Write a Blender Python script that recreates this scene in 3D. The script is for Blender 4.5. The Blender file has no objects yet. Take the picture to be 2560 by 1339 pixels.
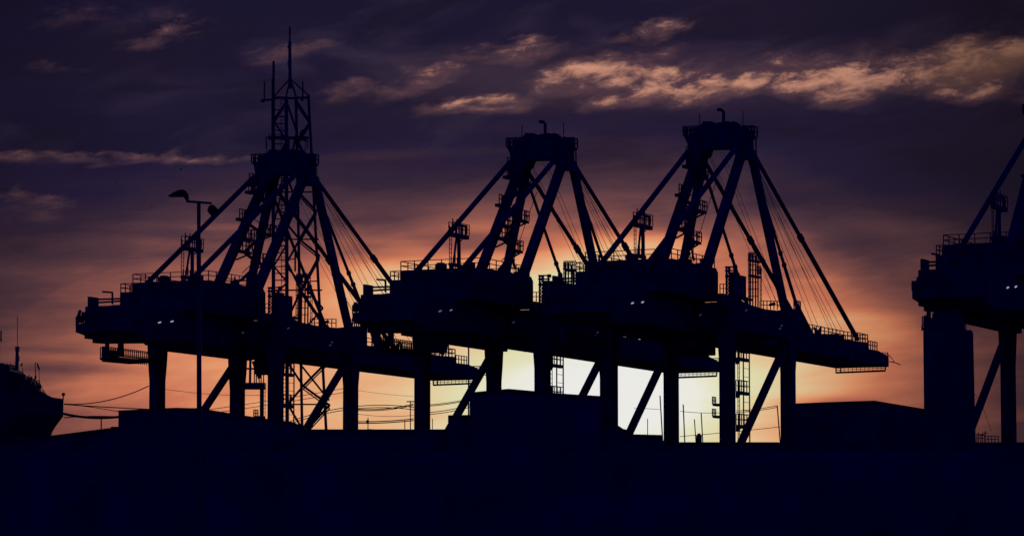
import bpy, math, random
from math import radians as R
random.seed(4)
S = bpy.context.scene
# ------------------------------------------------------------------ camera
CAM = (0.0, 0.0, 3.0)
F = 9000.0                      # focal length in units of a 2560 wide frame
PITCH = math.atan((1513.5 - 669.5) / F)
cd = bpy.data.cameras.new('camera'); cam = bpy.data.objects.new('camera', cd); S.collection.objects.link(cam)
cam.location = CAM; cam.rotation_euler = (R(90) + PITCH, 0, 0)
cd.sensor_width = 36; cd.lens = F / 2560 * 36; cd.clip_end = 6000; cd.clip_start = 1
S.camera = cam
S.render.resolution_x = 1024; S.render.resolution_y = 535
# ------------------------------------------------------------------ world: dusk sky
SUN_AZ, SUN_EL = R(1.95), R(3.2)
S.view_settings.view_transform = 'Standard'; S.view_settings.look = 'None'; S.view_settings.exposure = 0; S.view_settings.gamma = 1
W = bpy.data.worlds.new('World'); S.world = W; W.use_nodes = True
nt = W.node_tree; nt.nodes.clear()
def lk(a, b): nt.links.new(a, b)
def val(x):
    n = nt.nodes.new('ShaderNodeValue'); n.outputs[0].default_value = x; return n.outputs[0]
def M(op, a, b=0.0, c=0.0, clamp=False):
    n = nt.nodes.new('ShaderNodeMath'); n.operation = op; n.use_clamp = clamp
    for i, q in enumerate((a, b, c)):
        if isinstance(q, (int, float)): n.inputs[i].default_value = q
        else: lk(q, n.inputs[i])
    return n.outputs[0]
def add(*a):
    r = a[0]
    for q in a[1:]: r = M('ADD', r, q)
    return r
def mul(*a):
    r = a[0]
    for q in a[1:]: r = M('MULTIPLY', r, q)
    return r
def sm(x, lo, hi):              # smoothstep
    n = nt.nodes.new('ShaderNodeMapRange'); n.interpolation_type = 'SMOOTHSTEP'
    lk(x, n.inputs[0]); n.inputs[1].default_value = lo; n.inputs[2].default_value = hi
    n.inputs[3].default_value = 0; n.inputs[4].default_value = 1
    return n.outputs[0]
def srgb(r, g, b):
    f = lambda c: (c / 255 / 12.92) if c / 255 <= .04045 else ((c / 255 + .055) / 1.055) ** 2.4
    return (f(r), f(g), f(b), 1)
tc = nt.nodes.new('ShaderNodeTexCoord'); sx = nt.nodes.new('ShaderNodeSeparateXYZ'); lk(tc.outputs['Generated'], sx.inputs[0])
az = M('ARCTAN2', sx.outputs[0], sx.outputs[1])                 # compass direction, 0 = seaward
el = M('ARCSINE', sx.outputs[2])                                # elevation
px = M('MULTIPLY_ADD', az, 9020.0, 1280.0)                      # the same two angles in 1/9000 rad
py = M('MULTIPLY_ADD', el, -9030.0, 1513.0)
PX, PY = px, py
def noise(sxs, sys, scale, det=6, rough=.55, dist=0.0, off=0.0, tilt=0.0):
    cx = nt.nodes.new('ShaderNodeCombineXYZ')
    lk(mul(px, sxs), cx.inputs[0])
    lk(mul(add(py, mul(px, tilt)), sys), cx.inputs[1]); cx.inputs[2].default_value = off
    n = nt.nodes.new('ShaderNodeTexNoise'); n.inputs['Scale'].default_value = scale
    n.inputs['Detail'].default_value = det; n.inputs['Roughness'].default_value = rough; n.inputs['Distortion'].default_value = dist
    lk(cx.outputs[0], n.inputs['Vector']); return n.outputs[0]
nA = noise(1 / 900, 1 / 230, 1.6, 6, .5, .3, 3.1, .05)
nB = noise(1 / 420, 1 / 90, 1.5, 7, .6, .5, 7.7, .12)
nC = noise(1 / 1300, 1 / 75, 1.5, 5, .55, .4, 1.3, .03)
nD = noise(1 / 260, 1 / 90, 1.5, 8, .6, .25, 5.2, .12)
def ell(cx, cy, rx, ry, ang=0.0, soft=1.0, px=None, py=None):     # 1 in the middle of a cloud, 0 outside
    px = px or PX; py = py or PY
    a = R(ang); dx = add(px, -cx); dy = add(py, -cy)
    u = M('DIVIDE', add(mul(dx, math.cos(a)), mul(dy, math.sin(a))), rx)
    v = M('DIVIDE', add(mul(dx, -math.sin(a)), mul(dy, math.cos(a))), ry)
    d = M('SQRT', add(mul(u, u), mul(v, v)))
    n = nt.nodes.new('ShaderNodeMapRange'); n.interpolation_type = 'SMOOTHSTEP'
    lk(d, n.inputs[0]); n.inputs[1].default_value = 1.0; n.inputs[2].default_value = 1 - soft
    n.inputs[3].default_value = 0; n.inputs[4].default_value = 1
    return n.outputs[0]
# warmth of the afterglow round the hidden sun
dx = add(px, -1560); left = M('DIVIDE', M('MINIMUM', dx, 0), 1560.0); right = M('DIVIDE', M('MAXIMUM', dx, 0), 960.0)
vy = M('DIVIDE', add(py, -1000), 585.0)
r = M('SQRT', add(mul(left, left), mul(right, right), mul(vy, vy)))
t = M('MULTIPLY_ADD', r, -.62, 1.02)
t = add(t, mul(sm(py, 760, 250), -.22))
t = add(M('MAXIMUM', t, .05), mul(sm(py, 330, 120), -.07))
lowm = sm(py, 250, 620)
t = add(t, mul(add(nA, -.5), .32, sm(t, 1.0, .55)))
t = add(t, mul(add(nB, -.5), .16, sm(t, 1.0, .6)))
t = add(t, mul(add(nC, -.5), .11, sm(t, 1.0, .6)))
for (cx, cy, rx, ry, an, am) in [
    (1180, 600, 300, 40, 4, -.10), (1800, 600, 330, 60, 20, -.06), (300, 405, 650, 16, -1, .13), (1000, 385, 420, 22, -2, .07),
    (60, 530, 260, 40, 3, .10), (560, 570, 420, 22, 0, .07), (200, 640, 500, 40, 0, -.05), (2150, 640, 420, 120, 35, -.10),
    (1530, 980, 460, 180, 0, .09), (1020, 720, 430, 140, 0, .09), (2080, 850, 300, 120, 10, .06), (380, 980, 460, 150, 0, .05), (1850, 640, 300, 80, 15, .04), (1250, 680, 520, 90, 0, .05), (1600, 620, 330, 60, 0, .13), (1430, 680, 260, 90, 0, .17), (2000, 960, 330, 100, 0, .05), (1900, 700, 260, 70, 10, -.05), (2230, 830, 260, 60, 10, .10), (180, 925, 300, 24, 1, -.11),
    (130, 880, 160, 14, 1, -.06), (950, 690, 260, 60, 0, .06), (2350, 480, 500, 120, 0, -.07), (250, 900, 500, 160, 0, .06),
    (900, 560, 260, 60, 0, -.05), (1400, 480, 800, 60, 0, .02), (2080, 1010, 200, 30, 0, -.13), (1030, 1040, 200, 30, 0, -.04)]:
    t = add(t, mul(ell(cx, cy, rx, ry, an), am))
ramp = nt.nodes.new('ShaderNodeValToRGB'); cr = ramp.color_ramp; lk(t, ramp.inputs[0])
stops = [(0, (18, 15, 46)), (.12, (28, 22, 54)), (.24, (47, 33, 54)), (.36, (84, 55, 65)), (.48, (142, 84, 76)), (.60, (203, 118, 88)),
         (.69, (226, 150, 106)), (.78, (228, 182, 136)), (.86, (221, 216, 172)), (.91, (227, 225, 196)), (.94, (232, 231, 217)), (1, (233, 233, 229))]
while len(cr.elements) < len(stops): cr.elements.new(.5)
for e, (p, c) in zip(cr.elements, stops): e.position = p; e.color = srgb(*c)
def mixc(fac, a, b, mode='MIX'):
    n = nt.nodes.new('ShaderNodeMix'); n.data_type = 'RGBA'; n.blend_type = mode
    lk(fac, n.inputs[0])
    for s, q in ((6, a), (7, b)):
        if isinstance(q, tuple): n.inputs[s].default_value = q
        else: lk(q, n.inputs[s])
    return n.outputs[2]
col = ramp.outputs[0]
nM = noise(1 / 700, 1 / 260, 1.6, 6, .55, .6, 31.0, .18); nM2 = noise(1 / 520, 1 / 150, 1.4, 6, .55, .8, 44.0, .1)
hi = sm(py, 520, 300)
col = mixc(mul(hi, sm(nM, .50, .74), .55), col, srgb(52, 44, 66))
col = mixc(mul(hi, sm(nM2, .50, .30), .7), col, srgb(17, 14, 37))
vx = add(px, mul(add(nM, -.5), 400)); vy2 = add(py, mul(add(nM2, -.5), 160))
col = mixc(mul(ell(1850, 190, 1150, 130, -1, 1.0, vx, vy2), .62), col, srgb(66, 49, 66))
col = mixc(mul(ell(1180, 200, 480, 120, -3, 1.0, vx, vy2), .4), col, srgb(62, 48, 64))
# high cloud: dark slate banks and the lit gaps between them
up = M('MAXIMUM', ell(330, 130, 560, 150, -6), mul(ell(1950, 30, 1000, 130, -3), .9))
up = M('MAXIMUM', up, mul(ell(1000, 260, 900, 90, 0), .6))
col = mixc(mul(up, sm(nA, .3, .6), .75), col, srgb(22, 17, 40))
gap = None
nE = noise(1 / 120, 1 / 52, 1.4, 9, .66, .3, 9.4, .1)
nF = noise(1 / 330, 1 / 120, 1.3, 5, .5, .2, 12.0, .15); nG = noise(1 / 330, 1 / 120, 1.3, 5, .5, .2, 21.0, .15)
wx = add(px, mul(add(nF, -.5), 420)); wy = add(py, mul(add(nG, -.5), 120), mul(add(nE, -.5), 40))
for (cx, cy, rx, ry, an, am) in [
    (1190, 258, 230, 40, -3, 1.0), (1270, 130, 230, 46, -3, .72), (1640, 86, 130, 30, -4, .6), (1500, 185, 360, 80, -12, .95), (1640, 225, 300, 50, -8, .95), (1800, 220, 340, 62, -3, 1.1),
    (2050, 215, 360, 72, 0, .98), (2000, 175, 300, 50, 2, .6), (2330, 190, 330, 90, 10, .8), (2440, 225, 280, 66, 4, .9), (2490, 140, 380, 72, -12, 1.0), (1010, 200, 230, 44, -14, .62), (425, 82, 130, 40, -22, .46),
    (2160, 205, 420, 60, 4, 1.0), (1650, 190, 300, 60, -4, .8), (300, 60, 460, 60, 4, .2), (120, 185, 190, 34, 0, .28), (710, 130, 190, 46, -6, .45), (120, 405, 460, 30, -1, .5), (450, 402, 330, 26, 1, .55), (60, 520, 240, 60, 0, .4)]:
    e = mul(ell(cx, cy, rx, ry, an, 1.0, wx, wy), am); gap = e if gap is None else M('MAXIMUM', gap, e)
gf = add(gap, mul(add(nD, -.5), 1.5), mul(add(nE, -.5), 1.3))
fac = mul(sm(gf, .04, .82), sm(gap, .0, .3))
hot = sm(add(gap, mul(add(nE, -.5), 1.9), mul(add(nD, -.5), 1.4)), .55, 1.25)
col = mixc(mul(fac, .95), col, mixc(hot, srgb(84, 58, 68), srgb(204, 144, 120)))
smooth = mul(ell(2560, 140, 330, 74, -10, .9, wx, wy), .6)
col = mixc(smooth, col, srgb(140, 100, 80))
# the sky dims toward the sides; unseen sky behind the viewer is strong blue, added to light the silhouettes
side = mul(sm(px, 1800, 2700), .62); side = add(side, mul(sm(px, 500, -150), .35))
dark = nt.nodes.new('ShaderNodeMix'); dark.data_type = 'RGBA'; dark.blend_type = 'MULTIPLY'
col = mixc(side, col, srgb(60, 50, 80), 'MULTIPLY')
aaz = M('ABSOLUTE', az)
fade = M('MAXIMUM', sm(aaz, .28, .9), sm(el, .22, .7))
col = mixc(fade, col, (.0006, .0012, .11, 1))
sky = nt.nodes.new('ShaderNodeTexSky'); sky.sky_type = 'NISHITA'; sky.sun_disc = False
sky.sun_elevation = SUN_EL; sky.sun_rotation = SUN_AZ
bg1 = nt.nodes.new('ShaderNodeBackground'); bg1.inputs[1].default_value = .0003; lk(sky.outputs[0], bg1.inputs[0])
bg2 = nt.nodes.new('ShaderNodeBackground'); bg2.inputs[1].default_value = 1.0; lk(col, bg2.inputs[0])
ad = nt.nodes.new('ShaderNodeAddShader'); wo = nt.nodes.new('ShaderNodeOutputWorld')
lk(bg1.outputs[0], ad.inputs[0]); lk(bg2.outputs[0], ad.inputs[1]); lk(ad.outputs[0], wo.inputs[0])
# ------------------------------------------------------------------ sun, low behind the cranes and veiled by cloud
sd = bpy.data.lights.new('sun', 'SUN'); sun = bpy.data.objects.new('sun', sd); S.collection.objects.link(sun)
sd.energy = .15; sd.angle = R(4); sd.color = (1, .75, .5)
sun.rotation_euler = (R(90) - SUN_EL, 0, math.pi - SUN_AZ)
# ------------------------------------------------------------------ materials
def mat(name, base, rough=.75, var=.35, scale=.6, emit=None, strength=0, metal=0):
    m = bpy.data.materials.new(name); m.use_nodes = True; n = m.node_tree.nodes; l = m.node_tree.links
    b = n['Principled BSDF']; b.inputs['Roughness'].default_value = rough; b.inputs['Metallic'].default_value = metal
    b.inputs['Specular IOR Level'].default_value = .15
    t = n.new('ShaderNodeTexCoord'); q = n.new('ShaderNodeTexNoise'); q.inputs['Scale'].default_value = scale; q.inputs['Detail'].default_value = 6
    l.new(t.outputs['Object'], q.inputs['Vector'])
    c = n.new('ShaderNodeValToRGB'); l.new(q.outputs[0], c.inputs[0])
    c.color_ramp.elements[0].position = .35; c.color_ramp.elements[1].position = .7
    c.color_ramp.elements[0].color = tuple(x * (1 - var) for x in base) + (1,)
    c.color_ramp.elements[1].color = tuple(x * (1 + var) for x in base) + (1,)
    l.new(c.outputs[0], b.inputs['Base Color'])
    if emit: b.inputs['Emission Color'].default_value = emit + (1,); b.inputs['Emission Strength'].default_value = strength
    return m
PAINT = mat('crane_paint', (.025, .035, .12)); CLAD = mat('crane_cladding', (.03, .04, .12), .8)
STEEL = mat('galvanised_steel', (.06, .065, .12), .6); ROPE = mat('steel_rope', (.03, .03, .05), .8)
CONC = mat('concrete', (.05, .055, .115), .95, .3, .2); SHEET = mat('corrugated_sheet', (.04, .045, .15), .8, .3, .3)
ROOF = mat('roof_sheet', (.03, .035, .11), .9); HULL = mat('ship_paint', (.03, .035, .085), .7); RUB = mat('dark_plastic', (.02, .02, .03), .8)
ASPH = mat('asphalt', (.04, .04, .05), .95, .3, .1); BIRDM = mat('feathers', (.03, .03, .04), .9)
LAMP = mat('lamp_glass', (.3, .3, .3), .4, 0, 1, (.8, .8, 1.0), .42); LAMPD2 = mat('half_lit_lamp_glass', (.2, .2, .2), .4, 0, 1, (.6, .6, .9), .2); LAMPD = mat('dim_lamp_glass', (.2, .2, .2), .4, 0, 1, (.5, .5, 1.0), .05)
# ------------------------------------------------------------------ mesh helper
def sub(a, b): return (a[0] - b[0], a[1] - b[1], a[2] - b[2])
def addv(a, b): return (a[0] + b[0], a[1] + b[1], a[2] + b[2])
def sc(a, k): return (a[0] * k, a[1] * k, a[2] * k)
def cross(a, b): return (a[1] * b[2] - a[2] * b[1], a[2] * b[0] - a[0] * b[2], a[0] * b[1] - a[1] * b[0])
def ln(a): return math.sqrt(a[0] ** 2 + a[1] ** 2 + a[2] ** 2)
def nrm(a): k = ln(a) or 1; return sc(a, 1 / k)
def lerp(a, b, t): return tuple(a[i] + (b[i] - a[i]) * t for i in range(3))
class MB:
    """collects shapes given as (u, v, z); local y is -v"""
    def __init__(s): s.v = []; s.f = []
    def V(s, pts): k = len(s.v); s.v += [(p[0], -p[1], p[2]) for p in pts]; return k
    def beam(s, p, q, w, h=None, w2=None, h2=None, roll=None):
        h = h or w; w2 = w2 or w; h2 = h2 or h
        d = nrm(sub(q, p)); up = (0, 0, 1) if abs(d[2]) < .95 else (1, 0, 0)
        a = nrm(cross(d, up)); b = nrm(cross(a, d))
        pts = []
        for c, ww, hh in ((p, w, h), (q, w2, h2)):
            for i, j in ((-1, -1), (1, -1), (1, 1), (-1, 1)):
                pts.append(addv(c, addv(sc(a, i * ww / 2), sc(b, j * hh / 2))))
        k = s.V(pts)
        for f in ((0, 1, 2, 3), (7, 6, 5, 4), (0, 4, 5, 1), (1, 5, 6, 2), (2, 6, 7, 3), (3, 7, 4, 0)): s.f.append([k + i for i in f])
        return s
    def box(s, a, b):
        x0, x1 = sorted((a[0], b[0])); y0, y1 = sorted((a[1], b[1])); z0, z1 = sorted((a[2], b[2]))
        k = s.V([(x0, y0, z0), (x1, y0, z0), (x1, y1, z0), (x0, y1, z0), (x0, y0, z1), (x1, y0, z1), (x1, y1, z1), (x0, y1, z1)])
        for f in ((0, 1, 2, 3), (7, 6, 5, 4), (0, 4, 5, 1), (1, 5, 6, 2), (2, 6, 7, 3), (3, 7, 4, 0)): s.f.append([k + i for i in f])
        return s
    def prism(s, poly, v0, v1):                     # polygon in (u, z), extruded along v
        n = len(poly); k = s.V([(u, v0, z) for u, z in poly] + [(u, v1, z) for u, z in poly])
        s.f.append([k + i for i in range(n)]); s.f.append([k + n + i for i in reversed(range(n))])
        for i in range(n): j = (i + 1) % n; s.f.append([k + i, k + n + i, k + n + j, k + j])
        return s
    def prismu(s, poly, u0, u1):                    # polygon in (v, z), extruded along u
        n = len(poly); k = s.V([(u0, v, z) for v, z in poly] + [(u1, v, z) for v, z in poly])
        s.f.append([k + i for i in range(n)]); s.f.append([k + n + i for i in reversed(range(n))])
        for i in range(n): j = (i + 1) % n; s.f.append([k + i, k + n + i, k + n + j, k + j])
        return s
    def tube(s, pts, r, n=6, r2=None):
        r2 = r if r2 is None else r2
        rings = []
        for i, p in enumerate(pts):
            d = nrm(sub(pts[min(i + 1, len(pts) - 1)], pts[max(i - 1, 0)])); up = (0, 0, 1) if abs(d[2]) < .95 else (1, 0, 0)
            a = nrm(cross(d, up)); b = cross(a, d); rr = r + (r2 - r) * i / (len(pts) - 1)
            rings.append(s.V([addv(p, addv(sc(a, rr * math.cos(2 * math.pi * j / n)), sc(b, rr * math.sin(2 * math.pi * j / n)))) for j in range(n)]))
        for k0, k1 in zip(rings, rings[1:]):
            for j in range(n): s.f.append([k0 + j, k0 + (j + 1) % n, k1 + (j + 1) % n, k1 + j])
        s.f.append([rings[0] + j for j in range(n)]); s.f.append([rings[-1] + j for j in reversed(range(n))])
        return s
    def rail(s, p, q, h=1.1, step=1.5, r=.045):
        L = ln(sub(q, p)); n = max(1, round(L / step))
        for i in range(n + 1):
            a = lerp(p, q, i / n); s.beam(a, addv(a, (0, 0, h)), r * 2)
        for k in (1.0, .52): s.beam(addv(p, (0, 0, h * k)), addv(q, (0, 0, h * k)), r * 1.8)
        return s
    def ladder(s, p, q, w=.45, step=.45, r=.04, du=(1, 0, 0)):
        a = sc(du, w / 2)
        s.beam(sub(p, a), sub(q, a), r * 1.6); s.beam(addv(p, a), addv(q, a), r * 1.6)
        n = max(2, int(ln(sub(q, p)) / step))
        for i in range(n + 1): c = lerp(p, q, i / n); s.beam(sub(c, a), addv(c, a), r * 1.3)
        return s
    def ball(s, c, r, sq=1.0):
        rows = []
        for i in range(1, 6):
            ph = math.pi * i / 6
            rows.append(s.V([addv(c, (r * math.sin(ph) * math.cos(2 * math.pi * j / 8), r * math.sin(ph) * math.sin(2 * math.pi * j / 8), r * sq * math.cos(ph))) for j in range(8)]))
        for a, b in zip(rows, rows[1:]):
            for j in range(8): s.f.append([a + j, a + (j + 1) % 8, b + (j + 1) % 8, b + j])
        s.f.append([rows[0] + j for j in reversed(range(8))]); s.f.append([rows[-1] + j for j in range(8)])
        return s
    def build(s, name, m, parent=None, label=None, bevel=0):
        me = bpy.data.meshes.new(name); me.from_pydata(s.v, [], s.f); me.materials.append(m)
        o = bpy.data.objects.new(name, me); S.collection.objects.link(o)
        import bmesh
        bm = bmesh.new(); bm.from_mesh(me); bmesh.ops.recalc_face_normals(bm, faces=bm.faces); bm.to_mesh(me); bm.free()
        if parent: o.parent = parent
        if label: o['label'] = label
        if bevel:
            b = o.modifiers.new('bevel', 'BEVEL'); b.width = bevel; b.segments = 1; b.limit_method = 'ANGLE'
        return o
def tag(o, label=None, cat=None, group=None, kind=None):
    for k, x in (('label', label), ('category', cat), ('group', group), ('kind', kind)):
        if x: o[k] = x
    return o
def thing(name, label, cat, loc=(0, 0, 0), rz=0, group=None):
    o = bpy.data.objects.new(name, None); S.collection.objects.link(o); o.location = loc; o.rotation_euler = (0, 0, rz)
    return tag(o, label, cat, group)
# ------------------------------------------------------------------ sight lines -> points
def ray(x, y):
    a = (x - 1280) / F; b = (669.5 - y) / F
    return (a, math.cos(PITCH) - b * math.sin(PITCH), math.sin(PITCH) + b * math.cos(PITCH))
def at(x, y, Y):
    d = ray(x, y); k = Y / d[1]; return (CAM[0] + d[0] * k, Y, CAM[2] + d[2] * k)
def W2(x, y, Y): p = at(x, y, Y); return (p[0], -p[1], p[2])     # for MB used in world axes
# crane bases: position of the landside rail centre, bearing of the boom, leg offsets
CR = {1: (-33.654, 409.106, 64.367), 2: (-3.213, 394.192, 64.866), 3: (16.551, 384.201, 64.627), 4: (52.093, 366.364, 64.627)}
def onv(c, x, y, v):
    X, Y, th = CR[c]; th = R(th); u_ = (math.cos(th), math.sin(th)); v_ = (math.sin(th), -math.cos(th))
    d = ray(x, y); o = (CAM[0] - X, CAM[1] - Y)
    k = (v - (o[0] * v_[0] + o[1] * v_[1])) / (d[0] * v_[0] + d[1] * v_[1])
    p = (o[0] + d[0] * k, o[1] + d[1] * k)
    return (p[0] * u_[0] + p[1] * u_[1], v, CAM[2] + d[2] * k)
def onu(c, x, y, u):
    X, Y, th = CR[c]; th = R(th); u_ = (math.cos(th), math.sin(th)); v_ = (math.sin(th), -math.cos(th))
    d = ray(x, y); o = (CAM[0] - X, CAM[1] - Y)
    k = (u - (o[0] * u_[0] + o[1] * u_[1])) / (d[0] * u_[0] + d[1] * u_[1])
    p = (o[0] + d[0] * k, o[1] + d[1] * k)
    return (u, p[0] * v_[0] + p[1] * v_[1], CAM[2] + d[2] * k)
#@@GEOMETRY
# ------------------------------------------------------------------ container cranes
G_, H_, Z0 = 17.8, 7.23, 32.0        # gauge, half wheelbase, underside of the girder
LEGV = {1: (-7.8, -7.5, 7.75, 7.8), 2: (-7.4, -7.1, 7.2, 7.15), 3: (-6.65, -7.0, 6.95, 7.0), 4: (-7.2, -7.2, 7.2, 7.2)}
def crane(c, label):
    th = R(CR[c][2])
    root = thing('container_crane', label, 'crane', (CR[c][0], CR[c][1], 0), th, 'ship to shore container cranes along the quay')
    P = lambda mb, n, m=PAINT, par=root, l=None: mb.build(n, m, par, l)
    lv = LEGV[c]; corners = [(0, lv[0]), (G_, lv[1]), (0, lv[2]), (G_, lv[3])]
    for i, (u, v) in enumerate(corners):
        m = MB(); m.beam((u, v, 1.6), (u, v, Z0 - 3.4), 1.3, 1.5, 1.25, 1.5); m.beam((u, v, Z0 - 3.4), (u, v, Z0 - 1.5), 1.25, 1.5, 1.3, 2.0)
        m.beam((u, v, Z0 - 1.5), (u, v, Z0 + 2.2), 1.3, 2.0, 1.5, 2.4)
        m.box((u - 1.5, v - .9, .5), (u + 1.5, v + .9, 1.6))
        lg = P(m, 'leg')
        w = MB()
        for k in (-1.1, 0, 1.1): w.box((u + k * .9 - .4, v - .3, 0), (u + k * .9 + .4, v + .3, .7))
        P(w, 'wheel_bogie', STEEL, lg)
    for s, (a, b) in ((-1, (lv[0], lv[1])), (1, (lv[2], lv[3]))):
        m = MB(); m.beam((.6, a, 17.6), (G_ - .6, b, Z0 - .2), .62, .68); P(m, 'diagonal_brace')
        m = MB(); m.beam((.8, a, 16.4), (G_ - .8, b, 16.4), 1.0, 1.6); P(m, 'portal_beam')
        # upper side beam with the haunched top
        pts = [onv(3, x, y, 7.2) for x, y in ((1832, 745), (1845, 752), (1860, 760), (1880, 766), (1905, 773), (1935, 776), (1960, 775), (1985, 772), (1996, 778))]
        poly = [(-.8, pts[0][2])] + [(p[0], p[2]) for p in pts]
        zb = pts[5][2] - 2.9
        poly += [(poly[-1][0], zb), (-.8, zb)]
        m = MB(); m.prism(poly, a - .7, a + .7); P(m, 'side_beam')
    for u in (0, G_):
        m = MB(); m.box((u - .7, lv[0] + .7, Z0 + .6), (u + .7, lv[2] - .7, Z0 + 3.1)); P(m, 'cross_beam')
    # rear girder and its stepped tail
    tail = [onv(1, x, y, -3.3) for x, y in ((192, 810), (192, 830), (214, 838), (214, 846), (234, 848), (234, 857), (262, 859))]
    zr = Z0 + 3.4
    ua, ub = tail[0][0], tail[-1][0]
    poly = [(p[0], p[2]) for p in tail] + [(onv(1, 362, 858, -3.3)[0], onv(1, 362, 858, -3.3)[2]), (onv(1, 366, 862, -3.3)[0], Z0), (G_ + .9, Z0), (G_ + .9, zr), (tail[2][0] + .1, zr), (tail[2][0], tail[0][2] + .25)]
    m = MB(); m.prism(poly, -3.45, 3.45); P(m, 'girder')
    m = MB()
    for k in range(9):
        p = onv(1, 190 + random.uniform(0, 26), 800 + random.uniform(-8, 22), -3.5 + random.uniform(0, .4))
        m.beam(p, addv(p, (random.uniform(.1, .5), 0, random.uniform(.3, 1.0))), random.uniform(.12, .3))
    for x, y, k in ((196, 806, .5), (203, 798, .45), (211, 790, .5), (214, 782, .3)):
        p = onv(1, x, y, -3.3); m.box((p[0], -3.6, zr - 1.2), (p[0] + k, -2.9, p[2]))
    a = onv(1, 190, 812, -3.5); b = onv(1, 216, 806, -3.5)
    m.rail(a, (b[0], -3.5, a[2]), .7, .5); m.rail(a, (a[0], 3.3, a[2]), .9, 1.0); P(m, 'tail_platform', STEEL)
    # tall post frame behind the house, tied to it by two bars
    a = onv(1, 221, 741, -3.2); b = onv(1, 243, 741, -3.2)
    m = MB(); m.box((a[0], -3.3, zr - .2), (b[0], -3.0, a[2])); m.beam((b[0], -3.1, a[2] - 1), (b[0] + .8, -3.1, zr - .1), .25)
    P(m, 'hoist_frame')
    m = MB()
    for y0, y1 in ((748, 746), (756, 752)):
        p = onv(1, 243, y0, -3.0); q = onv(1, 303, y1, -3.0); m.beam(p, q, .2)
    P(m, 'tie_bar')
    m = MB(); p = onv(1, 281, 760, -3.0); q = onv(1, 281, 732, -3.0); e = onv(1, 257, 729, -3.0)
    m.beam(p, q, .16); m.beam(addv(q, (0, 0, .06)), e, .18); P(m, 'lamp_bracket', STEEL)
    m = MB()
    for (x0, x1, y) in ((246, 258, 775), (258, 282, 771), (283, 305, 762)):
        p = onv(1, x0, y, -3.0); q = onv(1, x1, y, -3.0); m.box((p[0], -3.2, zr), (q[0], -1.6, p[2]))
    P(m, 'winch')
    # machinery house
    a = onv(2, 1000, 684, -5); b = onv(2, 1322, 684, 5); k2 = onv(2, 1333, 692, 5)
    zt = (a[2] + b[2]) / 2; ur = k2[0]
    e = onv(2, 974, 700, -4.8)
    m = MB(); m.prism([(a[0], zr + .004), (ur, zr + .004), (ur, zt - .45), (ur - .55, zt), (a[0], zt)], -5, 5); house = P(m, 'machinery_house', CLAD)
    m = MB(); m.box((e[0], -4.8, zr + .004), (a[0] - .004, 4.8, e[2])); P(m, 'house_annex', CLAD)
    m = MB()
    for v in (-4.9, 4.9): m.rail((a[0], v, zt), (ur - .8, v, zt), 1.05, 1.6)
    m.rail((a[0], -4.9, zt), (a[0], 4.9, zt), 1.05, 1.6); m.rail((ur - .8, -4.9, zt), (ur - .8, 4.9, zt), 1.05, 1.6)
    m.rail((e[0], -4.7, e[2]), (a[0], -4.7, e[2]), .95, .9); m.rail((e[0], -4.7, e[2]), (e[0], 4.7, e[2]), .95, 1.3)
    P(m, 'roof_railing', STEEL, house)
    m = MB(); p = onv(2, 1098, 684, 3.2); q = onv(2, 1107, 661, 3.2)
    m.box((p[0], 2.9, zt), (q[0], 3.5, q[2] - .5)); m.box((p[0] - .2, 2.8, q[2] - .5), (q[0] + .2, 3.6, q[2])); P(m, 'roof_vent', CLAD, house)
    for x in (1170, 1290, 1250):
        m = MB(); p = onv(2, x, 684, 2.5); m.box((p[0], 2.2, zt), (p[0] + .8, 3.0, zt + .8)); m.tube([(p[0] + .4, 2.6, zt + .8), (p[0] + .4, 2.6, zt + 1.3)], .12); P(m, 'roof_vent', CLAD, house)
    # mast on the roof that carries the backstay platform
    vq = -1.2; o = lambda x, y, v=vq: onv(2, x, y, v)
    for dv in (0, ):
        m = MB(); a1 = o(1148, 684); a2 = o(1147, 588); m.beam(a1, a2, .3)
        b1 = o(1130, 684); b2 = o(1142, 588); m.beam(b1, b2, .18)
        l1 = o(1124, 661); l2 = o(1149, 661); m.box((l1[0], vq - .15, l1[2] - .15), (l2[0], vq + .3, l1[2] + .2))
        l1 = o(1122, 684); m.beam(l1, o(1128, 661), .2)
        for x in (1128, 1133, 1138, 1143): m.beam(o(x, 660), o(x, 643 if x != 1138 else 636), .1)
        p1 = o(1126, 587); p2 = o(1167, 587); m.box((p1[0], vq - .2, p1[2] - .15), (p2[0], vq + .3, p1[2] + .28))
        m.beam(o(1166, 590), o(1150, 603), .1)
        pm = P(m, 'roof_mast', STEEL)
        m = MB(); z = p1[2] + .28
        for v in (vq - .2, vq + .3): m.rail((p1[0], v, z), (p2[0], v, z), 1.15, .9, .04)
        for x, y in ((1124, 562), (1132, 546), (1142, 548), (1152, 549)): q = o(x, 585); m.beam(q, o(x, y), .1)
        q1 = o(1150, 583); q2 = o(1167, 567); m.box((q2[0] - .25, vq - .1, q1[2]), (q2[0], vq + .1, q2[2])); m.beam((q1[0], vq, q2[2]), q2, .22)
        P(m, 'platform_railing', STEEL, pm)
        m = MB(); m.ladder(o(1126, 684), o(1126, 590), .5, .42); P(m, 'ladder', STEEL, pm)
    # A-frame: two back legs and two front legs up to the apex
    bk_t = onv(2, 1405, 410, 2.6); bk_b = onv(2, 1313, 676, 2.8)
    zz = (bk_t[2] - bk_b[2]) / (bk_t[0] - bk_b[0])
    for s in (-1, 1):
        lo = (bk_b[0] - (bk_b[2] - zr) / zz, 2.8 * s, zr); m = MB(); m.beam(lo, (bk_t[0], 2.6 * s, bk_t[2]), .9, .95, .85, .85); P(m, 'mast_leg')
    ft = onv(2, 1432, 405, 2.9)
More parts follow.
